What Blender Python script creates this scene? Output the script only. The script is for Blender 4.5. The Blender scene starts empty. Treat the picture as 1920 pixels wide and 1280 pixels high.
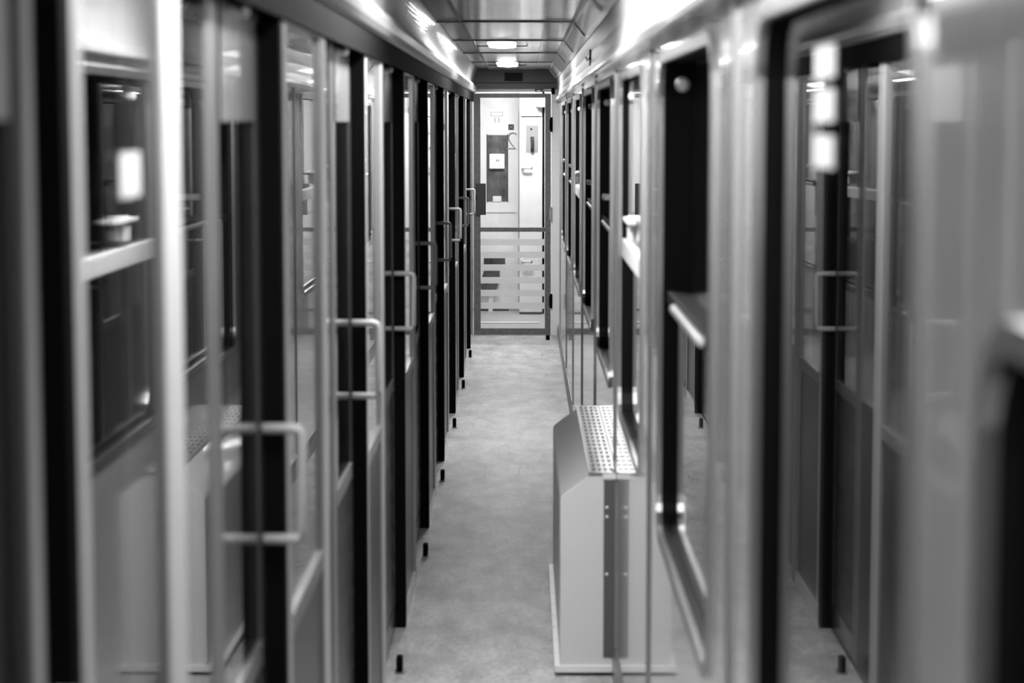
import bpy, bmesh, math, random
from mathutils import Vector, Matrix
random.seed(7)
C = bpy.context.scene.collection
S = bpy.context.scene

# ------------------------------------------------------------ camera, world, exposure
# axes: x to the right of the corridor, y along it (away from the camera), z up; metres
F_PX, EYE = 4100.0, 1.76
cam_d = bpy.data.cameras.new('camera')
cam = bpy.data.objects.new('camera', cam_d); C.objects.link(cam)
cam_d.sensor_width = 36.0
cam_d.lens = F_PX / 1920.0 * 36.0
cam.location = (0, 0, EYE)
pitch = math.atan((640 - 230) / F_PX); yaw = math.atan((980 - 960) / F_PX)
cam.rotation_euler = (math.pi / 2 - pitch, 0, yaw)
cam_d.clip_start = 0.05
cam_d.dof.use_dof = True
cam_d.dof.focus_distance = 17.0
cam_d.dof.aperture_fstop = 4.6
S.camera = cam
w = bpy.data.worlds.new('night'); S.world = w; w.use_nodes = True
w.node_tree.nodes['Background'].inputs[0].default_value = (0.012, 0.012, 0.012, 1)
w.node_tree.nodes['Background'].inputs[1].default_value = 1.0
S.view_settings.view_transform = 'Standard'; S.view_settings.look = 'None'
S.view_settings.gamma = 1.0; S.view_settings.use_curve_mapping = False
S.view_settings.exposure = 2.05
S.cycles.max_bounces = 14; S.cycles.glossy_bounces = 8; S.cycles.transparent_max_bounces = 32
S.cycles.diffuse_bounces = 5
LAMP = 17.0          # corridor tubes
LAMP_FAR = 14.0
LAMP_NEAR = 10.5
LAMP_BACK = 15.0
LAMP_VEST = 33.0     # vestibule tubes

# lateral layout
XL, XR = -0.42, 0.298        # glass line on the left, panel line on the right
CEIL = 2.20
YE = 18.14                   # end door plane
POSTS = [0.1, 1.95, 3.70, 5.66, 7.52, 9.41, 11.31, 13.20, 15.10, 17.02]
WFAR = [2.75 + 1.95 * i for i in range(8)]

# ------------------------------------------------------------ materials
def mat(name, g, rough=0.5, metal=0.0, coat=0.0, spec=0.5, noise=None, bump=None, emit=None):
    m = bpy.data.materials.new(name); m.use_nodes = True
    nt = m.node_tree; b = nt.nodes['Principled BSDF']
    b.inputs['Base Color'].default_value = (g, g, g, 1)
    b.inputs['Roughness'].default_value = rough
    b.inputs['Metallic'].default_value = metal
    b.inputs['Specular IOR Level'].default_value = spec
    b.inputs['Coat Weight'].default_value = coat
    b.inputs['Coat Roughness'].default_value = 0.03
    if noise:
        sc, lo, hi = noise[:3]
        stretch = noise[3] if len(noise) > 3 else (1, 1, 1)
        tc = nt.nodes.new('ShaderNodeTexCoord'); mp = nt.nodes.new('ShaderNodeMapping')
        mp.inputs['Scale'].default_value = stretch
        n = nt.nodes.new('ShaderNodeTexNoise'); n.inputs['Scale'].default_value = sc
        n.inputs['Detail'].default_value = 8; n.inputs['Roughness'].default_value = 0.65
        r = nt.nodes.new('ShaderNodeValToRGB')
        r.color_ramp.elements[0].position = 0.3; r.color_ramp.elements[0].color = (lo, lo, lo, 1)
        r.color_ramp.elements[1].position = 0.7; r.color_ramp.elements[1].color = (hi, hi, hi, 1)
        nt.links.new(tc.outputs['Object'], mp.inputs[0]); nt.links.new(mp.outputs[0], n.inputs['Vector'])
        nt.links.new(n.outputs['Fac'], r.inputs[0]); nt.links.new(r.outputs[0], b.inputs['Base Color'])
        if bump:
            bp = nt.nodes.new('ShaderNodeBump'); bp.inputs['Strength'].default_value = bump
            bp.inputs['Distance'].default_value = 0.01
            nt.links.new(n.outputs['Fac'], bp.inputs['Height']); nt.links.new(bp.outputs[0], b.inputs['Normal'])
    if emit:
        b.inputs['Emission Color'].default_value = (1, 1, 1, 1)
        b.inputs['Emission Strength'].default_value = emit
    return m

def glass_mat(name, tint=0.9, base=0.04, frost=0.0):
    """clear pane: transparent, mirror-like at grazing angles"""
    m = bpy.data.materials.new(name); m.use_nodes = True
    nt = m.node_tree; nt.nodes.clear()
    out = nt.nodes.new('ShaderNodeOutputMaterial')
    tr = nt.nodes.new('ShaderNodeBsdfTransparent'); tr.inputs[0].default_value = (tint, tint, tint, 1)
    gl = nt.nodes.new('ShaderNodeBsdfGlossy'); gl.inputs['Roughness'].default_value = 0.004
    gl.inputs[0].default_value = (1, 1, 1, 1)
    lw = nt.nodes.new('ShaderNodeLayerWeight'); lw.inputs['Blend'].default_value = 0.5
    pw = nt.nodes.new('ShaderNodeMath'); pw.operation = 'POWER'; pw.inputs[1].default_value = 5.0
    ma = nt.nodes.new('ShaderNodeMath'); ma.operation = 'MULTIPLY_ADD'
    ma.inputs[1].default_value = 1 - base; ma.inputs[2].default_value = base
    mix = nt.nodes.new('ShaderNodeMixShader')
    L = nt.links.new
    L(lw.outputs['Facing'], pw.inputs[0]); L(pw.outputs[0], ma.inputs[0]); L(ma.outputs[0], mix.inputs[0])
    L(tr.outputs[0], mix.inputs[1]); L(gl.outputs[0], mix.inputs[2]); L(mix.outputs[0], out.inputs[0])
    return m

def lino_mat():
    m = bpy.data.materials.new('worn_linoleum'); m.use_nodes = True
    nt = m.node_tree; b = nt.nodes['Principled BSDF']; L = nt.links.new
    tc = nt.nodes.new('ShaderNodeTexCoord')
    def noise(scale, stretch, detail=8, rough=0.65):
        mp = nt.nodes.new('ShaderNodeMapping'); mp.inputs['Scale'].default_value = stretch
        n = nt.nodes.new('ShaderNodeTexNoise'); n.inputs['Scale'].default_value = scale
        n.inputs['Detail'].default_value = detail; n.inputs['Roughness'].default_value = rough
        L(tc.outputs['Object'], mp.inputs[0]); L(mp.outputs[0], n.inputs['Vector']); return n
    a = noise(7, (1, .45, 1)); c = noise(60, (1, .5, 1), 6, .8); s = noise(40, (1, .04, 1), 3)
    r1 = nt.nodes.new('ShaderNodeValToRGB')
    r1.color_ramp.elements[0].position = .3; r1.color_ramp.elements[0].color = (.27, .27, .27, 1)
    r1.color_ramp.elements[1].position = .68; r1.color_ramp.elements[1].color = (.64, .64, .64, 1)
    r2 = nt.nodes.new('ShaderNodeValToRGB')
    r2.color_ramp.elements[0].position = .32; r2.color_ramp.elements[0].color = (.62, .62, .62, 1)
    r2.color_ramp.elements[1].position = .6; r2.color_ramp.elements[1].color = (1.1, 1.1, 1.1, 1)
    r3 = nt.nodes.new('ShaderNodeValToRGB')
    r3.color_ramp.elements[0].position = .27; r3.color_ramp.elements[0].color = (.55, .55, .55, 1)
    r3.color_ramp.elements[1].position = .36; r3.color_ramp.elements[1].color = (1, 1, 1, 1)
    L(a.outputs['Fac'], r1.inputs[0]); L(c.outputs['Fac'], r2.inputs[0]); L(s.outputs['Fac'], r3.inputs[0])
    prev = r1.outputs[0]
    for r in (r2, r3):
        mx = nt.nodes.new('ShaderNodeMix'); mx.data_type = 'RGBA'; mx.blend_type = 'MULTIPLY'
        mx.inputs[0].default_value = 1
        L(prev, mx.inputs[6]); L(r.outputs[0], mx.inputs[7]); prev = mx.outputs[2]
    L(prev, b.inputs['Base Color'])
    b.inputs['Roughness'].default_value = .48
    bp = nt.nodes.new('ShaderNodeBump'); bp.inputs['Strength'].default_value = .25; bp.inputs['Distance'].default_value = .004
    L(a.outputs['Fac'], bp.inputs['Height']); L(bp.outputs[0], b.inputs['Normal'])
    return m

M = dict(
    lino=lino_mat(),
    ceil=mat('ceiling_laminate', .5, .15, coat=0, noise=(3, .52, .68, (2, .6, 1))),
    ceil_side=mat('ceiling_side_enamel', .30, .2, coat=.3),
    cove=mat('cove_enamel', .45, .38, coat=.1),
    panel=mat('grey_laminate', .60, .13, coat=.6),
    bulk=mat('dark_grey_enamel', .055, .4),
    black=mat('black_rubber', .003, .7, spec=.04),
    blackg=mat('black_window_rubber', .004, .5, spec=.12),
    alu=mat('brushed_aluminium', .62, .28, metal=1.0),
    alud=mat('dull_aluminium', .28, .35, metal=.6),
    rail=mat('cream_enamel_rail', .60, .22, coat=.4),
    dark=mat('dark_brown_panel', .05, .25, coat=.3),
    leaf=mat('door_lower_panel', .035, .3, spec=.3),
    heat=mat('radiator_enamel', .68, .35, coat=.1),
    heat2=mat('radiator_recess', .10, .45),
    frame=mat('door_frame_grey', .13, .4, noise=(25, .09, .16)),
    white=mat('white_enamel', .80, .35),
    white2=mat('off_white_plastic', .70, .4),
    cloth=mat('curtain_cloth', .62, .85),
    ink=mat('dark_ink', .03, .6),
    inkl=mat('light_grey_ink', .30, .6),
    vest_floor=mat('vestibule_floor_rubber', .35, .5, noise=(20, .28, .42)),
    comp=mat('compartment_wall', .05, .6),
    seat=mat('outer_dark', .02, .9),
    winview=mat('window_dirt', .05, .5, noise=(9, .002, .14)),  # mottled light of the view outside, painted on an opaque pane
    pale=mat('pale_stile_enamel', .58, .45, spec=.3),
    hand=mat('handle_grey_coating', .40, .35),
    joint=mat('joint_grey', .12, .5),
    stick=mat('sticker_paper', .6, .6),
    strip=mat('ceiling_strip_grey', .16, .25),  # dark reflections along the left ceiling, put into the base colour
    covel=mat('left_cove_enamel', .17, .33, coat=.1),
    frost=mat('frosted_film', .75, .6),
    glass=glass_mat('clear_glass'),
    wglass=glass_mat('window_glass', .75),
    lamp=mat('lit_opal_diffuser', .8, .4, emit=LAMP),
    lampb=mat('lit_opal_diffuser_behind', .8, .4, emit=LAMP_BACK),
    lampn=mat('lit_opal_diffuser_near', .8, .4, emit=LAMP_NEAR),
    lampf=mat('lit_opal_diffuser_far', .8, .4, emit=LAMP_FAR),
    lampv=mat('lit_vestibule_diffuser', .8, .4, emit=LAMP_VEST),
)

# ------------------------------------------------------------ mesh helpers
def box(bm, x0, x1, y0, y1, z0, z1, bev=0.0):
    r = bmesh.ops.create_cube(bm, size=1.0)
    vs = r['verts']
    for v in vs:
        v.co = Vector(((x0 + x1) / 2 + v.co.x * (x1 - x0), (y0 + y1) / 2 + v.co.y * (y1 - y0), (z0 + z1) / 2 + v.co.z * (z1 - z0)))
    if bev:
        es = {e for v in vs for e in v.link_edges}
        bmesh.ops.bevel(bm, geom=list(es), offset=bev, segments=2, profile=.6, affect='EDGES')
    return bm
def B(*a, bev=0.0): return box(bmesh.new(), *a, bev=bev)
def prism(bm, pts, y0, y1):
    """closed polygon (x,z) extruded along y"""
    a = [bm.verts.new((x, y0, z)) for x, z in pts]; b = [bm.verts.new((x, y1, z)) for x, z in pts]
    bm.faces.new(a); bm.faces.new(b[::-1])
    n = len(pts)
    for i in range(n): bm.faces.new((a[i], b[i], b[(i + 1) % n], a[(i + 1) % n]))
    return bm
def tube(bm, pts, r, seg=10):
    rings = []
    P = [Vector(p) for p in pts]
    for i, p in enumerate(P):
        d = (P[min(i + 1, len(P) - 1)] - P[max(i - 1, 0)]).normalized()
        up = Vector((0, 0, 1)) if abs(d.z) < .9 else Vector((1, 0, 0))
        u = d.cross(up).normalized(); v = d.cross(u).normalized()
        rings.append([bm.verts.new(p + (u * math.cos(t) + v * math.sin(t)) * r) for t in [2 * math.pi * k / seg for k in range(seg)]])
    for a, b in zip(rings, rings[1:]):
        for k in range(seg): bm.faces.new((a[k], a[(k + 1) % seg], b[(k + 1) % seg], b[k]))
    bm.faces.new(rings[0]); bm.faces.new(rings[-1][::-1])
    return bm
def ball(bm, c, rx, ry, rz):
    r = bmesh.ops.create_uvsphere(bm, u_segments=16, v_segments=10, radius=1)
    for v in r['verts']: v.co = Vector((c[0] + v.co.x * rx, c[1] + v.co.y * ry, c[2] + v.co.z * rz))
    return bm
def rrect(y0, y1, z0, z1, r, seg=6):
    out = []
    for cy, cz, a0 in ((y1 - r, z1 - r, 0), (y0 + r, z1 - r, 90), (y0 + r, z0 + r, 180), (y1 - r, z0 + r, 270)):
        for k in range(seg + 1):
            t = math.radians(a0 + 90 * k / seg); out.append((cy + r * math.cos(t), cz + r * math.sin(t)))
    return out
def ring(bm, outer, inner, x0, x1):
    """frame between two equal-length loops in the yz plane, from x0 to x1"""
    n = len(outer); V = lambda l, x: [bm.verts.new((x, y, z)) for y, z in l]
    o0, o1, i0, i1 = V(outer, x0), V(outer, x1), V(inner, x0), V(inner, x1)
    for k in range(n):
        j = (k + 1) % n
        bm.faces.new((o0[k], o0[j], i0[j], i0[k])); bm.faces.new((o1[k], i1[k], i1[j], o1[j]))
        bm.faces.new((o0[k], o1[k], o1[j], o0[j])); bm.faces.new((i0[k], i0[j], i1[j], i1[k]))
    return bm
def obj(name, bm, m, parent=None, loc=None, smooth=False):
    bmesh.ops.recalc_face_normals(bm, faces=bm.faces)
    me = bpy.data.meshes.new(name); bm.to_mesh(me); bm.free(); me.materials.append(m)
    if smooth:
        for p in me.polygons: p.use_smooth = True
    o = bpy.data.objects.new(name, me); C.objects.link(o)
    if parent: o.parent = parent
    if loc: o.location = loc
    return o
def tag(o, label=None, cat=None, group=None, kind=None):
    for k, v in (('label', label), ('category', cat), ('group', group), ('kind', kind)):
        if v: o[k] = v
    return o
def empty(name, loc, label, cat, group=None, kind=None, rz=0):
    o = bpy.data.objects.new(name, None); C.objects.link(o); o.location = loc; o.rotation_euler = (0, 0, rz)
    return tag(o, label, cat, group, kind)
def kids(o): return [c for c in bpy.data.objects if c.parent == o]
def copy_tree(o, parent=None):
    c = o.copy(); C.objects.link(c); c.parent = parent
    for ch in kids(o): copy_tree(ch, c)
    return c
def rename(o, n): o.name = n; return o
ORD = ['first', 'second', 'third', 'fourth', 'fifth', 'sixth', 'seventh', 'eighth', 'ninth', 'tenth']

# ------------------------------------------------------------ room shell
tag(obj('floor', B(-.46, .34, -2.2, YE, -.05, 0), M['lino']), 'worn mottled light linoleum floor of the corridor', 'floor', kind='structure')
bm = bmesh.new()
seams = [-2.2, -.95, 1.15, 3.25, 5.35, 7.45, 9.55, 11.7, 13.8, 15.9, YE]
for a, b in zip(seams, seams[1:]):
    box(bm, -.266, .10, a + .004, b - .004, CEIL - .003, CEIL + .02, .002)
    box(bm, .1015, .214, a + .004, b - .004, CEIL, CEIL + .02, .002)
box(bm, -.5, .4, -2.2, YE + .02, CEIL + .012, CEIL + .05)
bs = bmesh.new()
for a, b in zip(seams, seams[1:]): box(bs, -.372, -.270, a + .004, b - .004, CEIL, CEIL + .011, .002)
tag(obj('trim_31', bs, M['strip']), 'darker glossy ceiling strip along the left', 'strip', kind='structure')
tag(obj('ceiling', bm, M['ceil']), 'glossy grey panelled ceiling of the corridor', 'ceiling', kind='structure')

for k, y in enumerate(seams[2:-1]):
    tag(obj('trim_%d' % (20 + k), B(-.372, .214, y - .03, y + .03, CEIL - .009, CEIL - .0035, bev=.001), M['bulk']), 'dark cross joint of the ceiling, %s counting from the end wall' % ORD[7 - k], 'joint', 'ceiling cross joints', 'structure')
tag(obj('trim_30', B(-.276, -.262, -2.2, YE, CEIL - .006, CEIL - .0002), M['bulk']), 'thin dark lengthwise joint left of the ceiling lights', 'joint', kind='structure')
# left cove + rail
bm = bmesh.new()
arc = [(-.371 - .029 * math.sin(math.pi * .62 * k / 12), CEIL - .135 * k / 12) for k in range(13)]
for a, b in zip(seams, seams[1:]):
    prism(bm, arc + [(-.43, 2.065), (-.43, CEIL)], a + .003, b - .003)
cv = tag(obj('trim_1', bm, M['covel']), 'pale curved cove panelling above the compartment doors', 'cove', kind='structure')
bm = prism(bmesh.new(), [(-.43, 2.0), (-.405, 1.998), (-.386, 2.005), (-.378, 2.02), (-.376, 2.045), (-.380, 2.062), (-.392, 2.068), (-.43, 2.068)], -2.2, YE - .002)
tag(obj('trim_2', bm, M['alud']), 'dull metal lip rail along the top of the compartment doors', 'rail', kind='structure')
bm = prism(bmesh.new(), [(-.47, 1.976), (-.409, 1.976), (-.4085, 1.935), (-.402, 1.935), (-.400, 1.999), (-.47, 1.999)], -2.2, YE)
tag(obj('trim_3', bm, M['black']), 'black track strip under the left metal rail', 'track', kind='structure')
# right cove + rail + slanted panels
bm = bmesh.new()
for a, b in zip(seams, seams[1:]):
    prism(bm, [(.276, 1.965), (.282, 2.0), (.285, 2.05), (.280, 2.12), (.31, 2.12), (.31, 1.965)], a + .002, b - .002)
tag(obj('trim_4', bm, M['cove']), 'pale upright cove panelling above the right windows', 'cove', kind='structure')
bm = prism(bmesh.new(), [(.31, 1.935), (.268, 1.935), (.262, 1.940), (.260, 1.950), (.262, 1.958), (.272, 1.967), (.31, 1.967)], -2.2, YE - .002)
tag(obj('trim_5', bm, M['rail']), 'pale rounded rail running above the right windows', 'rail', kind='structure')
proto = None
for k, (a, b) in enumerate(zip(seams[1:], seams[2:])):
    t = empty('ceiling_access_panel', (0, a, 0), 'grey slanted access panel between ceiling and cove, %s counting from the end wall' % ORD[8 - k], 'panel', 'slanted access panels above the right windows')
    L_ = b - a
    bm = prism(bmesh.new(), [(.214, CEIL), (.280, 2.118), (.31, 2.118), (.31, CEIL)], .006, L_ - .006)
    obj('backing', bm, M['ceil_side'], t)
    # raised border
    d = Vector((.214 - .280, 0, CEIL - 2.118)).normalized(); n = Vector((d.z * -1, 0, d.x)) * -1
    n = Vector((-.78, 0, -.62)).normalized()
    bm = bmesh.new()
    def strip(u0, u1, y0, y1):
        W = math.hypot(.066, CEIL - 2.118)
        p0 = Vector((.280, 0, 2.118)) + d * (u0 * W); p1 = Vector((.280, 0, 2.118)) + d * (u1 * W)
        q = [(p0 + n * .0005), (p1 + n * .0005), (p1 + n * .005), (p0 + n * .005)]
        prism(bm, [(v.x, v.z) for v in q], y0, y1)
    strip(.0, .16, .006, L_ - .006); strip(.84, 1.0, .006, L_ - .006)
    strip(.16, .84, .006, .05); strip(.16, .84, L_ - .05, L_ - .006)
    obj('border', bm, M['rail'], t)
tag(obj('trim_6', B(.214, .31, -2.2, seams[-1], CEIL + .001, CEIL + .03), M['black']), 'dark gap strip at the right ceiling edge', 'strip', kind='structure')

# ------------------------------------------------------------ left side: compartment doors and fixed glazing
def handle(parent, y):
    x0, x1, z0, z1, r = -.441, -.374, 1.055, 1.245, .009
    pts = [(x0, y, z0), (x1 - .012, y, z0), (x1 - .003, y, z0 + .003), (x1, y, z0 + .012), (x1, y, z1 - .012), (x1 - .003, y, z1 - .003), (x1 - .012, y, z1), (x0, y, z1)]
    return obj('handle', tube(bmesh.new(), pts, r, 10), M['hand'], parent, smooth=True)

dr = empty('door_1', (0, 0, 0), 'x', 'door', kind='structure')
obj('post', B(-.462, -.408, 0, .045, 0.0, 1.975, bev=.003), M['black'], dr)
LW = .62   # leaf width; the leaf sits behind the line of the fixed screens
bm = bmesh.new()
box(bm, -.457, -.443, -.055, -.002, .02, 1.972)
box(bm, -.457, -.443, -LW + .11, -.055, 1.94, 1.972); box(bm, -.457, -.443, -LW + .11, -.055, .02, .10)
obj('leaf_frame', bm, M['dark'], dr)
obj('trailing_stile', B(-.457, -.4425, -LW, -LW + .11, .02, 1.972, bev=.002), M['alud'], dr)
obj('side_glass', B(-.452, -.4455, -1.06, -LW - .002, .885, 1.972), M['glass'], dr)
obj('side_panel', B(-.454, -.4445, -1.06, -LW - .002, .0, .884), M['leaf'], dr)
obj('glass', B(-.452, -.4455, -LW + .11, -.055, .885, 1.94), M['glass'], dr).rotation_euler = (0, 0, math.radians(-.28))
obj('middle_rail', B(-.457, -.4415, -LW + .11, -.055, .845, .885, bev=.001), M['alud'], dr)
bm = B(-.454, -.446, -LW + .11, -.055, .10, .845)
for k in range(7):
    z = .16 + k * .095
    prism(bm, [(-.4458, z), (-.4425, z), (-.4458, z + .045)], -LW + .12, -.07)
obj('louvre_panel', bm, M['leaf'], dr)
obj('header_panel', B(-.4452, -.4425, -.46, -.058, 1.762, 1.938, bev=.001), M['ceil_side'], dr)
obj('knob', ball(bmesh.new(), (-.437, -.24, 1.935), .010, .018, .011), M['white'], dr, smooth=True)
handle(dr, -.03)
obj('mullion', B(-.462, -.411, -1.19, -1.062, 0, 1.975, bev=.003), M['pale'], dr)

fw = empty('window_1', (0, 0, 0), 'x', 'glazed screen', kind='structure')
obj('front_stile', B(-.436, -.410, .065, .17, 0.06, 1.974, bev=.003), M['pale'], fw)
L0, L1 = .065, 1.0
bm = bmesh.new()
box(bm, -.436, -.411, L1 - .03, L1, 0.06, 1.974)
box(bm, -.436, -.412, L0 + .103, L1 - .03, 1.93, 1.974)
obj('frame', bm, M['alud'], fw)
obj('middle_rail', B(-.436, -.410, L0 + .103, L1 - .03, .845, .885, bev=.001), M['alud'], fw)
obj('pane', B(-.425, -.4185, L0 + .103, L1 - .03, .885, 1.93), M['glass'], fw)
obj('lower_panel', B(-.430, -.417, L0 + .103, L1 - .03, .06, .845), M['leaf'], fw)
obj('kick_strip', B(-.436, -.409, L0, L1, 0, .06), M['rail'], fw)

stop = empty('door_stop', (0, 0, 0), 'x', 'door stop', 'black door stops on the floor by the compartment doors')
obj('rubber', B(-.021, .0, -.021, .021, .004, .055, bev=.006), M['black'], stop)
obj('foot_plate', B(-.024, .006, -.03, .03, 0, .004), M['alud'], stop)

n = len(POSTS)
for i, P in enumerate(POSTS):
    d_ = dr if i == 0 else copy_tree(dr)
    d_.location = (0, P, 0); d_.name = 'door_%d' % (i + 1)
    k = n - 1 - i
    d_['label'] = 'sliding glass compartment door with dark post and loop handle, %s counting from the end door' % ORD[k]
    d_['group'] = 'sliding compartment doors along the left'
    if i < n - 1:
        nxt = POSTS[i + 1]
        f_ = fw if i == 0 else copy_tree(fw)
        f_.location = (0, P, 0); f_.scale = (1, (nxt - P - 1.195) / (L1), 1); f_.name = 'window_%d' % (i + 11)
        f_['label'] = 'fixed glass screen between two compartment doors, %s counting from the end door' % ORD[k - 1]
        f_['group'] = 'fixed glass screens along the left'
    if i == 1:
        for c_ in kids(d_):
            if c_.name.startswith('post'):
                c_.data = c_.data.copy()
                for v_ in c_.data.vertices:
                    if v_.co.x < -.44: v_.co.x += .027
        obj('inner_jamb', B(-.56, -.4355, .002, .043, 0, 1.975, bev=.004), M['rail'], d_)
        for c_ in kids(f_):
            if c_.name.startswith('pane'): c_.rotation_euler = (0, 0, math.radians(-.10))
    if i >= 1:
        s_ = stop if i == 1 else copy_tree(stop)
        s_.location = (-.385, P - .62, 0)
        s_['label'] = 'small black door stop on the floor, %s counting from the end door' % ORD[k]
# last bit of the left wall before the end door
tag(obj('wall_left', B(-.46, -.412, POSTS[-1] + .05, YE, 0, 1.975), M['panel']), 'narrow pale panel between last compartment door and end door', 'wall', kind='structure')

# compartments behind the glass
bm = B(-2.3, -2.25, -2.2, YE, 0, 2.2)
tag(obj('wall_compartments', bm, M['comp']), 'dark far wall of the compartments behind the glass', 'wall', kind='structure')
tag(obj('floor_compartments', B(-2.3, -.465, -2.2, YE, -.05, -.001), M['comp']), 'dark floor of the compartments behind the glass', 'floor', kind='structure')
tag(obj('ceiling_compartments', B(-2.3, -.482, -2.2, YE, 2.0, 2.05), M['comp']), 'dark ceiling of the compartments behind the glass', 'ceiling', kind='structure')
pw = None
for i, P in enumerate(POSTS):
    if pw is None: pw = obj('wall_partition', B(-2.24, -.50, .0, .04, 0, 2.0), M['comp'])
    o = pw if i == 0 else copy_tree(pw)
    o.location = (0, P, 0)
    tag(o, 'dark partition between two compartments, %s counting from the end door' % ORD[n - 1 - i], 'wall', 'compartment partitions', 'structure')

# ------------------------------------------------------------ right side: wall panels and recessed windows
Z0, Z1 = .885, 1.885
JD = .338   # back of the reveal
TOPS = [1.62] + [1.885] * 12
def window(i, near, far, name):
    Lw = far - near
    t = empty(name, (0, near, 0), 'x', 'window', kind='structure')
    R = .07
    Z1 = TOPS[i]
    hole = rrect(0, Lw, Z0, Z1, R); outr = rrect(-.022, Lw + .022, Z0 - .022, Z1 + .022, R + .02)
    obj('frame', ring(bmesh.new(), outr, hole, XR - .007, XR + .004), M['alu'], t)
    obj('reveal', ring(bmesh.new(), rrect(-.01, Lw + .01, Z0 - .01, Z1 + .01, R + .01), hole, XR + .0045, JD + .03), M['blackg'], t)
    single = i <= 1; shallow = i in (3, 6)
    if single:
        obj('pane', B(XR + .018, XR + .024, .01, Lw - .01, Z0 + .01, Z1 - .008), M['wglass'], t)
    else:
        if shallow: obj('middle_rail', B(XR + .002, XR + .066, .012, Lw - .012, 1.355, 1.412, bev=.006), M['white'], t)
        else: obj('middle_rail', B(XR + .012, XR + .066, .012, Lw - .012, 1.375, 1.402, bev=.003), M['blackg'], t)
        obj('lower_pane', B(XR + .022, XR + .028, .01, Lw - .01, Z0 + .01, 1.375), M['wglass'], t)
        ux = .014 if shallow else .056
        obj('upper_pane', B(XR + ux, XR + ux + .006, .01, Lw - .01, 1.40, Z1 - .008), M['wglass'], t)
        c = Lw / 2 + .02
        bar = tube(bmesh.new(), [(XR + .022, c - .35, 1.385), (XR + .010, c - .345, 1.385), (XR + .008, c - .33, 1.385), (XR + .008, c + .33, 1.385), (XR + .010, c + .345, 1.385), (XR + .022, c + .35, 1.385)], .009)
        if not shallow: obj('grab_bar', bar, M['white'], t, smooth=True)
        else: bar.free()
    if i > 2:
        c += .05
        bm = B(XR + .0, XR + .055, c - .02, c + .02, 1.478, 1.50, bev=.004)
        ball(bm, (XR + .0, c, 1.49), .009, .028, .012)
        if shallow: box(bm, XR - .012, XR + .012, c - .16, c + .12, 1.482, 1.494, .003); box(bm, XR - .004, XR + .012, c - .02, c + .04, 1.43, 1.482, .003)
        obj('latch', bm, M['white'], t)
    if not single: obj('knob', ball(bmesh.new(), (XR + .02, Lw - .32, 1.835), .014, .02, .014), M['white'], t, smooth=True)
    tag(t, 'recessed dark window, %s' % lab[i], 'window', 'recessed windows along the right')
    return t
near = [f - 1.28 for f in WFAR]; near[0] = 1.66; near[2] = 5.45
lab = ['nearest fully seen one, with three white stickers', 'large and black, between the sticker window and the latched white-rail window', 'with a thick white sash rail and latch next to the radiator cover', 'starting above the far part of the radiator cover', 'just beyond the radiator cover',
       'x', 'x', 'closest to the end wall']
spans = list(zip(near, WFAR))
spans = [(-.30, 1.38)] + spans
lab = ['at the very edge of the picture beside the near pillar'] + lab
lab[6] = 'with a white sash rail, third from the end wall'; lab[7] = 'second from the end wall'
for i, (a, b) in enumerate(spans):
    window(i, a, b, 'window_%d' % (i + 1))
# wall panels between / under / over the windows: one mesh per bay is a wall piece
edges = [-2.2] + [v for ab in spans for v in ab] + [YE]
def wallpiece(y0, y1, z0, z1, nm, label):
    return tag(obj(nm, B(XR, XR + .06, y0 + .0015, y1 - .0015, z0, z1, bev=.0012), M['panel']), label, 'wall', kind='structure')
def bay_mesh(a, b, Z1):
    """wall bay with a rounded opening from a to b"""
    bm = bmesh.new()
    seg = 6
    inner = rrect(a, b, Z0, Z1, .07, seg)
    y0, y1 = a - .02, b + .02
    zt, zb = 1.935, .02
    # square outer loop sampled radially to match the inner loop
    outer = []
    for k, (y, z) in enumerate(inner):
        q = k // (seg + 1)
        cy = (y1, y0, y0, y1)[q]; cz = (zt, zt, zb, zb)[q]
        outer.append((cy, cz))
    n = len(inner)
    for x, fl in ((XR, 0), (XR + .06, 1)):
        I = [bm.verts.new((x, y, z)) for y, z in inner]
        cs = [bm.verts.new((x, y, z)) for y, z in ((y1, zt), (y0, zt), (y0, zb), (y1, zb))]
        for q in range(4):
            base = q * (seg + 1)
            for k in range(seg): bm.faces.new((cs[q], I[base + k], I[base + k + 1]))
            j = (q + 1) % 4
            bm.faces.new((cs[q], I[base + seg], I[(base + seg + 1) % n], cs[j]))
    return bm
wr = None
for i, (a, b) in enumerate(spans):
    o = obj('wall_right', bay_mesh(a, b, TOPS[i]), M['panel'])
    tag(o, 'pale grey wall panelling around one window: %s' % lab[i], 'wall', 'right wall panelling', 'structure')
ends = [-2.2] + [b + .02 for a, b in spans]; starts = [a - .02 for a, b in spans] + [YE]
for i, (a, b) in enumerate(zip(ends, starts)):
    wallpiece(a + .002, b - .002, .02, 1.935, 'wall_right_pillar', 'pale grey pillar between two right windows, %s counting from the end wall' % (ORD[len(spans) - i]))['group'] = 'right wall pillars'
# thin bright cover strips on each pillar
for i, (a, b) in enumerate(zip(ends, starts)):
    if i <= 1: continue
    c = (a + b) / 2
    tag(obj('trim_%d' % (10 + i), B(XR - .006, XR, c - .012, c + .012, .1, 1.93, bev=.002), M['alu']), 'thin metal cover strip on a right pillar, %s counting from the end wall' % ORD[len(spans) - i], 'strip', 'metal cover strips', 'structure')
tag(obj('baseboard_right', prism(bmesh.new(), [(XR - .012, 0), (XR + .05, 0), (XR + .05, .09), (XR - .003, .09), (XR - .012, .06)], -2.2, YE), M['alud']), 'low grey baseboard along the right wall', 'baseboard', kind='structure')
# night outside
tag(obj('wall_outside', B(1.2, 1.22, -3, 19, -.5, 3), M['seat']), 'dark night outside the right windows', 'background', kind='structure')

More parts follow.
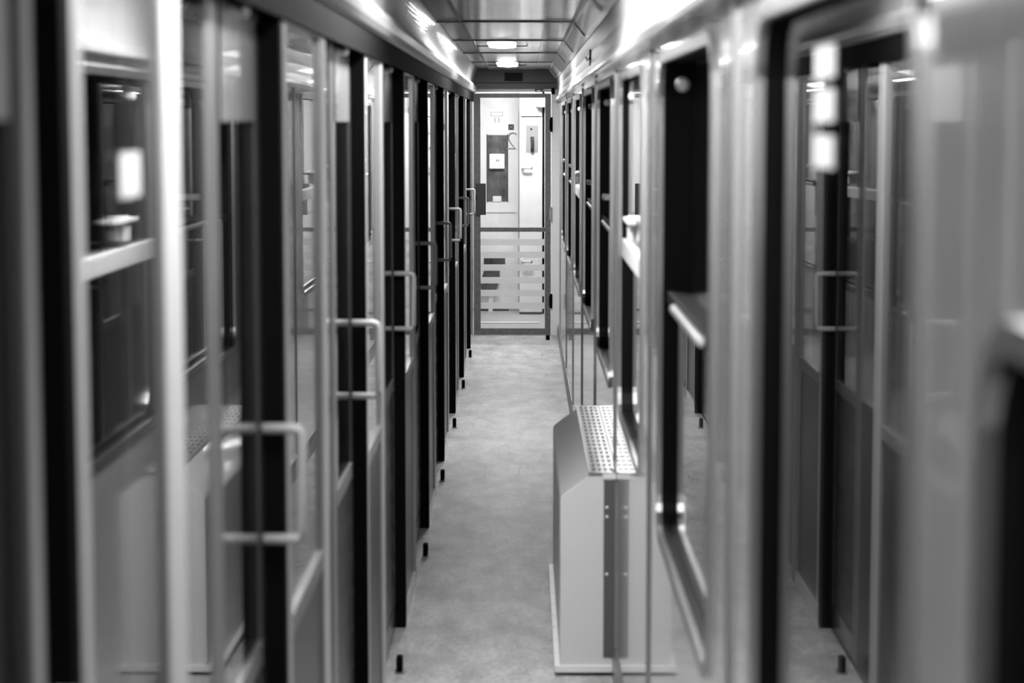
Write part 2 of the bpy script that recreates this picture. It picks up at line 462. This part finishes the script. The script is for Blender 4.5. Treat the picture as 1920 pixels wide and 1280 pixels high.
# ------------------------------------------------------------ radiator cover
def radiator():
    y0, y1 = 6.86, 8.50
    t = empty('radiator_cover', (XR, y0, 0), 'pale boxy radiator cover with chamfered top standing against the right wall', 'radiator')
    D = XR - .120; T = XR - .213   # depths from wall
    pts = [(0, .03), (-D, .03), (-D, .585), (-T, .655), (0, .655)]
    # shell without top (top is a grille)
    bm = bmesh.new()
    L_ = y1 - y0
    prism(bm, [(-.001, .03), (-D, .03), (-D, .578), (-T, .648), (-.001, .648)], 0, L_)
    es = [e for e in bm.edges if abs((e.verts[0].co - e.verts[1].co).y) > .5 or e.verts[0].co.y < .01 and e.verts[1].co.y < .01]
    bmesh.ops.bevel(bm, geom=es, offset=.004, segments=2, affect='EDGES')
    obj('casing', bm, M['heat'], t)
    bm = bmesh.new()
    ny = 18
    for k in range(ny + 1):
        y = .014 + k * (L_ - .028) / ny
        box(bm, -T + .004, -.003, y - .018, y + .018, .652, .657)
    for k in range(5):
        x = -T + .006 + k * (T - .012) / 4
        box(bm, x - .004, x + .004, .01, L_ - .01, .651, .6565)
    obj('top_grille', bm, M['alu'], t)
    obj('grille_well', B(-T + .002, -.003, .008, L_ - .008, .6482, .6505), M['heat2'], t)
    obj('edge_strip', B(-T - .004, -T + .003, -.002, L_, .645, .659, bev=.002), M['alu'], t)
    obj('end_recess', B(-.040, -.004, -.003, -.0003, .06, .63), M['heat2'], t)
    obj('end_cap', B(-.044, -.001, -.007, .01, .636, .652, bev=.002), M['white'], t)
    for z in (.545, .515, .33): obj('screw', ball(bmesh.new(), (-.030, -.004, z), .005, .003, .005), M['white'], t, smooth=True)
    bm = bmesh.new()
    for k in range(9): box(bm, -D - .018, -D + .003, k * L_ / 9 + .003, (k + 1) * L_ / 9 - .003, .012, .030, .002)
    box(bm, -D - .016, -.001, -.010, .002, .012, .034, .002)
    obj('bottom_lip', bm, M['white'], t)
    obj('plinth', B(-D + .04, -.013, .03, L_ - .02, 0, .0295), M['black'], t)
radiator()

# ------------------------------------------------------------ ceiling lights
def light(y, m, label, length=1.15):
    t = empty('ceiling_light', (-.115, y, CEIL - .0035), label, 'ceiling light', 'opal tube lights on the ceiling')
    N = 12; W, H = .077, .007
    def loop(s): return [(math.cos(math.pi * k / N) * W * s, -math.sin(math.pi * k / N) * H * s) for k in range(N + 1)]
    bm = bmesh.new()
    ys = [(-length / 2, .15), (-length / 2 + .015, .6), (-length / 2 + .05, .9), (-length / 2 + .11, 1), (length / 2 - .11, 1), (length / 2 - .05, .9), (length / 2 - .015, .6), (length / 2, .15)]
    rings = [[bm.verts.new((x, yy, z - .004)) for x, z in loop(s)] for yy, s in ys]
    for a, b in zip(rings, rings[1:]):
        for k in range(N): bm.faces.new((a[k], a[k + 1], b[k + 1], b[k]))
        bm.faces.new((a[0], b[0], b[-1], a[-1]))
    bm.faces.new(rings[0]); bm.faces.new(rings[-1])
    obj('diffuser', bm, m, t, smooth=True)
    obj('base', B(-W - .004, W + .004, -length / 2 - .006, length / 2 + .006, -.004, 0, bev=.001), M['white2'], t)
    for sx in (-1, 1):
        bm = tube(bmesh.new(), [(sx * (W - .005), 0, -.011), (sx * (W + .06), 0, -.011), (sx * (W + .065), 0, -.002)], .0035, 6)
        obj('wire_clip', bm, M['black'], t)
light(16.4, M['lampf'], 'glowing oblong ceiling light right before the end wall', 1.2)
light(12.3, M['lampf'], 'glowing oblong ceiling light, second back from the end wall', .9)
light(5.7, M['lamp'], 'ceiling light above the radiator cover')
light(2.7, M['lampn'], 'ceiling light above the near compartment doors')
light(-.1, M['lampb'], 'ceiling light over the camera')

# coat hook on the right cove
t = empty('coat_hook', (.282, 9.2, 2.03), 'small dark coat hook on the pale cove above the right rail', 'hook')
obj('plate', B(-.004, .002, -.02, .02, -.035, .035, bev=.002), M['black'], t)
obj('prong', tube(bmesh.new(), [(-.003, 0, .0), (-.013, 0, -.012), (-.018, 0, .004)], .004), M['black'], t)

# stickers
def sticker(x, y, z, dy, dz, label, side):
    tag(obj('sticker', B(x - .0006, x + .0006, y - dy, y + dy, z - dz, z + dz, ), M['stick']), label, 'sticker')
sticker(-.4177, 2.33, 1.705, .06, .024, 'white notice sticker on the left glass screen nearest the camera', 0)
for k, zz in enumerate((1.823, 1.778, 1.730)):
    sticker(XR + .0172, 2.30, zz, .075, .017, 'small white sticker on the near right window, %s of three' % ['topmost', 'middle one', 'lowest'][k], 1)

# ------------------------------------------------------------ end wall and end door
DX0, DX1 = -.405, .233
bm = bmesh.new()
box(bm, -.47, .40, YE, YE + .05, 2.035, 2.26)
tag(obj('wall_end', bm, M['bulk']), 'dark grey bulkhead above the end door', 'wall', kind='structure')
tag(obj('trim_7', B(-.43, .30, YE - .004, YE, 2.085, 2.089), M['black']), 'thin dark joint line across the bulkhead', 'joint', kind='structure')
tag(obj('wall_end_right', B(DX1 + .004, .34, YE - .01, YE + .05, 0, 2.035), M['white']), 'narrow white jamb panel right of the end door', 'wall', kind='structure')
tag(obj('wall_end_left', B(-.47, DX0 - .003, YE + .0, YE + .05, 0, 2.035), M['alu']), 'thin bright jamb strip left of the end door', 'wall', kind='structure')
t = empty('vent_grille', (-.075, YE - .001, 2.135), 'small dark rectangular vent grille on the bulkhead above the end door', 'vent')
obj('frame', B(-.078, .078, -.004, 0, -.037, .037, bev=.001), M['ink'], t)
bm = bmesh.new()
for k in range(6): box(bm, -.07, .07, -.008, -.0045, -.029 + k * .0105, -.024 + k * .0105)
obj('slats', bm, M['black'], t)
t = empty('door_closer_rod', (0, YE - .03, 2.023), 'bright horizontal sliding rod across the top of the end door', 'rod')
obj('rod', tube(bmesh.new(), [(-.405, 0, 0), (.245, 0, 0)], .011), M['white'], t, smooth=True)
obj('sleeve', tube(bmesh.new(), [(.10, 0, 0), (.17, 0, 0)], .0135), M['alu'], t, smooth=True)
obj('bracket', B(.235, .262, -.02, .02, -.03, .022, bev=.003), M['black'], t)

t = empty('door_11', (0, YE, 0), 'grey framed glass end door with frosted stripes on its lower pane', 'door', kind='structure')
bm = bmesh.new()
fx0, fx1 = DX0 + .055, DX1 - .048
box(bm, DX0, fx0, 0, .04, .005, 2.0, .003); box(bm, fx1, DX1, 0, .04, .005, 2.0, .003)
box(bm, fx0, fx1, 0.001, .039, 1.965, 2.0); box(bm, fx0, fx1, 0.001, .039, .005, .055); box(bm, fx0, fx1, -.002, .039, .86, .895)
obj('frame', bm, M['frame'], t)
for nm, z0, z1 in (('upper_pane', .895, 1.965), ('lower_pane', .055, .86)):
    pane = obj(nm, B(fx0, fx1, .018, .022, z0, z1), M['glass'], t)
for k in range(6):
    zc = EYE - (454 + 24 * k - 230) / 227.0
    st = obj('frosted_stripe', B(fx0 + .001, fx1 - .001, .0155, .0178, zc - .0265, zc + .0265), M['frost'], pane)
# mirrored class number on the upper pane
cu = bpy.data.curves.new('two', 'FONT'); cu.body = '2'; cu.size = .20; cu.extrude = .0004; cu.offset = -.004
tmp = bpy.data.objects.new('tmp', cu); C.objects.link(tmp)
bpy.context.view_layer.update()
me = bpy.data.meshes.new_from_object(tmp.evaluated_get(bpy.context.evaluated_depsgraph_get()))
bpy.data.objects.remove(tmp)
me.materials.clear(); me.materials.append(M['inkl'])
xs = [v.co.x for v in me.vertices]; ys = [v.co.y for v in me.vertices]
sx, sy = .088 / (max(xs) - min(xs)), .145 / (max(ys) - min(ys))
for v in me.vertices:
    x = (v.co.x - min(xs)) * sx; y = (v.co.y - min(ys)) * sy
    v.co = Vector((-x, v.co.z, y))
num = bpy.data.objects.new('class_number', me); C.objects.link(num); num.parent = t; num.location = (-.046, .0170, 1.535)
num['label'] = 'large mirrored grey number 2 on the glass'
lk = obj('lock_box', B(DX0 + .022, DX0 + .100, -.022, .0, 1.0, 1.26, bev=.003), M['ink'], t)
obj('lock_plate', B(DX0 + .005, DX0 + .03, -.012, -.0005, 1.12, 1.16), M['black'], lk)
for z, m in ((1.745, 'black'), (1.005, 'alu'), (.285, 'black')):
    bm = tube(bmesh.new(), [(DX1 + .004, -.018, z - .06), (DX1 + .004, -.018, z + .06)], .010)
    box(bm, DX1 - .012, DX1 + .010, -.010, -.001, z - .045, z + .045)
    obj('hinge', bm, M[m], t)
st = empty('floor_door_stop', (.205, 17.72, 0), 'small black stop on the floor by the right foot of the end door', 'door stop')
obj('rubber', tube(bmesh.new(), [(0, 0, .003), (0, 0, .03), (0, 0, .04)], .016, 14), M['black'], st, smooth=True)
obj('base', tube(bmesh.new(), [(0, 0, 0), (0, 0, .0025)], .02, 14), M['alud'], st)

# ------------------------------------------------------------ vestibule beyond the end door
V0, V1, V2 = YE + .05, 20.12, 20.52
tag(obj('floor_vestibule', B(-1.3, 1.3, YE, 20.7, -.05, 0), M['vest_floor']), 'grey floor of the vestibule behind the end door', 'floor', kind='structure')
tag(obj('trim_8', B(-.40, .24, YE + .06, YE + .16, 0, .012, bev=.003), M['alu']), 'metal threshold strip behind the end door', 'threshold', kind='structure')
tag(obj('trim_9', B(-.40, .15, 19.18, 19.26, 0, .01, bev=.002), M['white']), 'bright strip on the vestibule floor', 'strip', kind='structure')
tag(obj('ceiling_vestibule', B(-1.3, 1.3, YE + .05, 20.7, 2.25, 2.3), M['white']), 'white ceiling of the vestibule', 'ceiling', kind='structure')
tag(obj('wall_vestibule_back', B(-1.3, -.030, V2, V2 + .05, 0, 2.25), M['white']), 'white back wall of the vestibule around its door', 'wall', kind='structure')
tag(obj('wall_vestibule_right', B(.20, 1.3, V1 - .02, V1 + .03, 0, 2.25), M['white']), 'white vestibule wall at the right beyond a dark gap', 'wall', kind='structure')
tag(obj('wall_vestibule_left_side', B(-1.3, -1.25, YE + .05, V2, 0, 2.25), M['white']), 'white side wall of the vestibule, hidden side at left', 'wall', kind='structure')
tag(obj('wall_vestibule_right_side', B(1.25, 1.3, YE + .05, V1 - .02, 0, 2.25), M['white']), 'white side wall of the vestibule, hidden side at right', 'wall', kind='structure')
tag(obj('wall_vestibule_gap', B(.15, .25, V1 + .06, V1 + .09, 0, 2.25), M['black']), 'dark gap beside the vestibule cupboard', 'gap', kind='structure')  # black sheet paints the shade inside the gap
PL = lambda x, y, s=201.0: ((x - 980) / s, EYE - (y - 230) / s)
for (xa_, xb_, y_, nm) in ((-.62, -.13, V2 - .04, 'left'), (-.03, .18, V1 - .012, 'right')):
    tag(obj('baseboard_vestibule_' + nm, B(xa_, xb_, y_, y_ + .011, 0.0, .022), M['ink']), 'dark foot strip on the %s part of the vestibule back wall' % nm, 'baseboard', kind='structure')
# back door
t = empty('door_12', (0, V2, 0), 'white vestibule door with a tall dark window seen through the end door', 'door', kind='structure')
x0, z0 = PL(972, 207); 
obj('leaf', B(-.62, x0, -.03, -.001, .03, z0, bev=.004), M['white'], t)
obj('middle_joint', B(-.60, x0 - .03, -.0345, -.0305, .92, .926), M['inkl'], t)
xa, za = PL(914, 253); xb, zb = PL(951, 377)
w_ = obj('window', B(xa, xb, -.036, -.031, zb, za), M['winview'], t)
bm = bmesh.new(); box(bm, xa - .008, xa, -.04, -.031, zb - .008, za + .008); box(bm, xb, xb + .008, -.04, -.031, zb - .008, za + .008)
obj('window_rim', bm, M['ink'], w_)
c0, d0 = PL(917.5, 288); c1, d1 = PL(946, 316)
pb = tag(obj('notice_box', B(c0, c1, V2 - .075, V2 - .0365, d1, d0, bev=.008), M['white']), 'white square notice box on the dark window of the vestibule door', 'box')
for xx in (931, 935):
    a_, b_ = PL(xx, 299); obj('mark', B(a_ - .004, a_ + .004, V2 - .0765, V2 - .0752, b_ - .016, b_ + .002), M['ink'], pb)
a0, b0 = PL(924, 367); a1, b1 = PL(940, 377.5)
obj('lower_label', B(a0, a1, -.038, -.0362, b1, b0), M['white'], t)
a0, b0 = PL(953, 233); a1, b1 = PL(963.5, 243.5)
pg = tag(obj('pictogram', B(a0, a1, V2 - .0325, V2 - .0302, b1, b0), M['ink']), 'small dark square pictogram sign on the vestibule door', 'sign')
bm = bmesh.new(); cx, cz = (a0 + a1) / 2, (b0 + b1) / 2
for s in (-1, 1): tube(bm, [(cx - .018, V2 - .034, cz - s * .014), (cx + .018, V2 - .034, cz + s * .014)], .0022, 5)
obj('symbol', bm, M['inkl'], pg)
a0, b0 = PL(920, 210); a1, b1 = PL(943, 218)
sg = tag(obj('name_plate', B(a0, a1, V2 - .0325, V2 - .0302, b1, b0), M['inkl']), 'pale outlined plate high on the vestibule door', 'sign')
obj('plate_face', B(a0 + .004, a1 - .004, V2 - .034, V2 - .0327, b1 + .004, b0 - .004), M['white'], sg)
a0, b0 = PL(927, 221); a1, b1 = PL(936, 229.5)
sg = tag(obj('door_sign', B(a0, a1, V2 - .0325, V2 - .0302, b1, b0), M['inkl']), 'tiny faint sign under the pale plate on the vestibule door', 'sign')
obj('face', B(a0 + .008, a1 - .008, V2 - .034, V2 - .0327, b1 + .003, b0 - .003), M['white'], sg)
# lower vents / bin on the back wall
a0, b0 = PL(907, 484); a1, b1 = PL(947, 499)
vt = empty('lower_vent', ((a0 + a1) / 2, V2 - .031, (b0 + b1) / 2), 'dark horizontal vent low on the vestibule door behind frosted stripes', 'vent')
obj('panel', B(-(a1 - a0) / 2, (a1 - a0) / 2, -.01, 0, -(b0 - b1) / 2, (b0 - b1) / 2), M['bulk'], vt)
bm = bmesh.new()
for k in range(4): box(bm, -(a1 - a0) / 2 + .006, (a1 - a0) / 2 - .006, -.014, -.0102, -.03 + k * .018, -.024 + k * .018)
obj('slats', bm, M['ink'], vt)
b_ = empty('litter_bin', (-.30, 20.36, 0), 'small dark litter bin low against the vestibule door', 'bin')
bm = bmesh.new()
prism(bm, [(-.10, .26), (-.085, .20), (.05, .20), (.085, .30), (.085, .385), (-.06, .385)], 0, .10)
obj('body', bm, M['bulk'], b_)
obj('lid', B(-.065, .09, -.004, .104, .386, .398, bev=.002), M['ink'], b_)
obj('stand', B(-.02, .02, .04, .07, 0, .199), M['white'], b_)
# cupboard at the right
Q = lambda x, y: PL(x, y, 205.0)
t = empty('cupboard', (0, V1, 0), 'white full-height cupboard with key plate and dark lever in the vestibule', 'cupboard')
obj('body', B(-.029, .180, 0, .42, .0, 2.24, bev=.004), M['white'], t)
a0, b0 = Q(986, 235); a1, b1 = Q(1009, 286)
kp = obj('key_plate', B(a0, a1, -.004, -.0003, b1, b0, bev=.001), M['inkl'], t)
a_, c_ = Q(996, 242); obj('keyhole', tube(bmesh.new(), [(a_, -.007, c_), (a_, -.0045, c_)], .011, 12), M['ink'], kp)
a_, c_ = Q(998, 257); a1_, c1_ = Q(998, 284)
bm = tube(bmesh.new(), [(a_ - .004, -.018, c_ + .004), (a_, -.018, c_ - .03), (a_ + .002, -.020, (c_ + c1_) / 2), (a_, -.022, c1_)], .016, 10)
obj('lever', bm, M['ink'], t, smooth=True)
for (y_, z_) in ((314, 1), (490, 1)):
    a_, c_ = Q(978, y_); a1_, _ = Q(996, y_)
    bm = tube(bmesh.new(), [(a_ + .01, -.001, c_), (a_ + .01, -.05, c_), (a1_, -.05, c_ - .006)], .010)
    ball(bm, (a_ + .01, -.006, c_), .022, .006, .03)
    obj('handle', bm, M['white2'], t, smooth=True)
    obj('handle_grip', ball(bmesh.new(), (a1_ + .004, -.05, c_ - .004), .008, .012, .016), M['alud'], t, smooth=True)
a0, b0 = Q(977, 217)
obj('cover_edge', B(a0 + .0, .175, -.02, -.0003, b0 - .004, b0 + .11, bev=.003), M['white'], t)
obj('shadow_gap', B(a0 + .0, .178, -.003, -.0003, b0 - .012, b0 - .005), M['ink'], t)  # ink-coloured strip painted in as the shadow under the cover edge
t = empty('wall_box', (.155, V1 - .08, 1.945), 'white box mounted high at the right of the vestibule', 'box')
bm = bmesh.new()
v = [(-.055, .052), (.05, .052), (.05, -.04), (-.035, -.04)]
prism(bm, v, -.05, .05)
obj('casing', bm, M['white2'], t); obj('underside', B(-.033, .049, -.049, .049, -.046, -.0402), M['alud'], t)
# vestibule lamp
t = empty('vestibule_light', (0, 19.3, 2.25), 'bright ceiling light of the vestibule behind the end door', 'ceiling light')
obj('base', B(-.32, .32, -.09, .09, -.02, 0, bev=.003), M['white2'], t)
obj('diffuser', B(-.30, .30, -.075, .075, -.05, -.0202, bev=.01), M['lampv'], t)
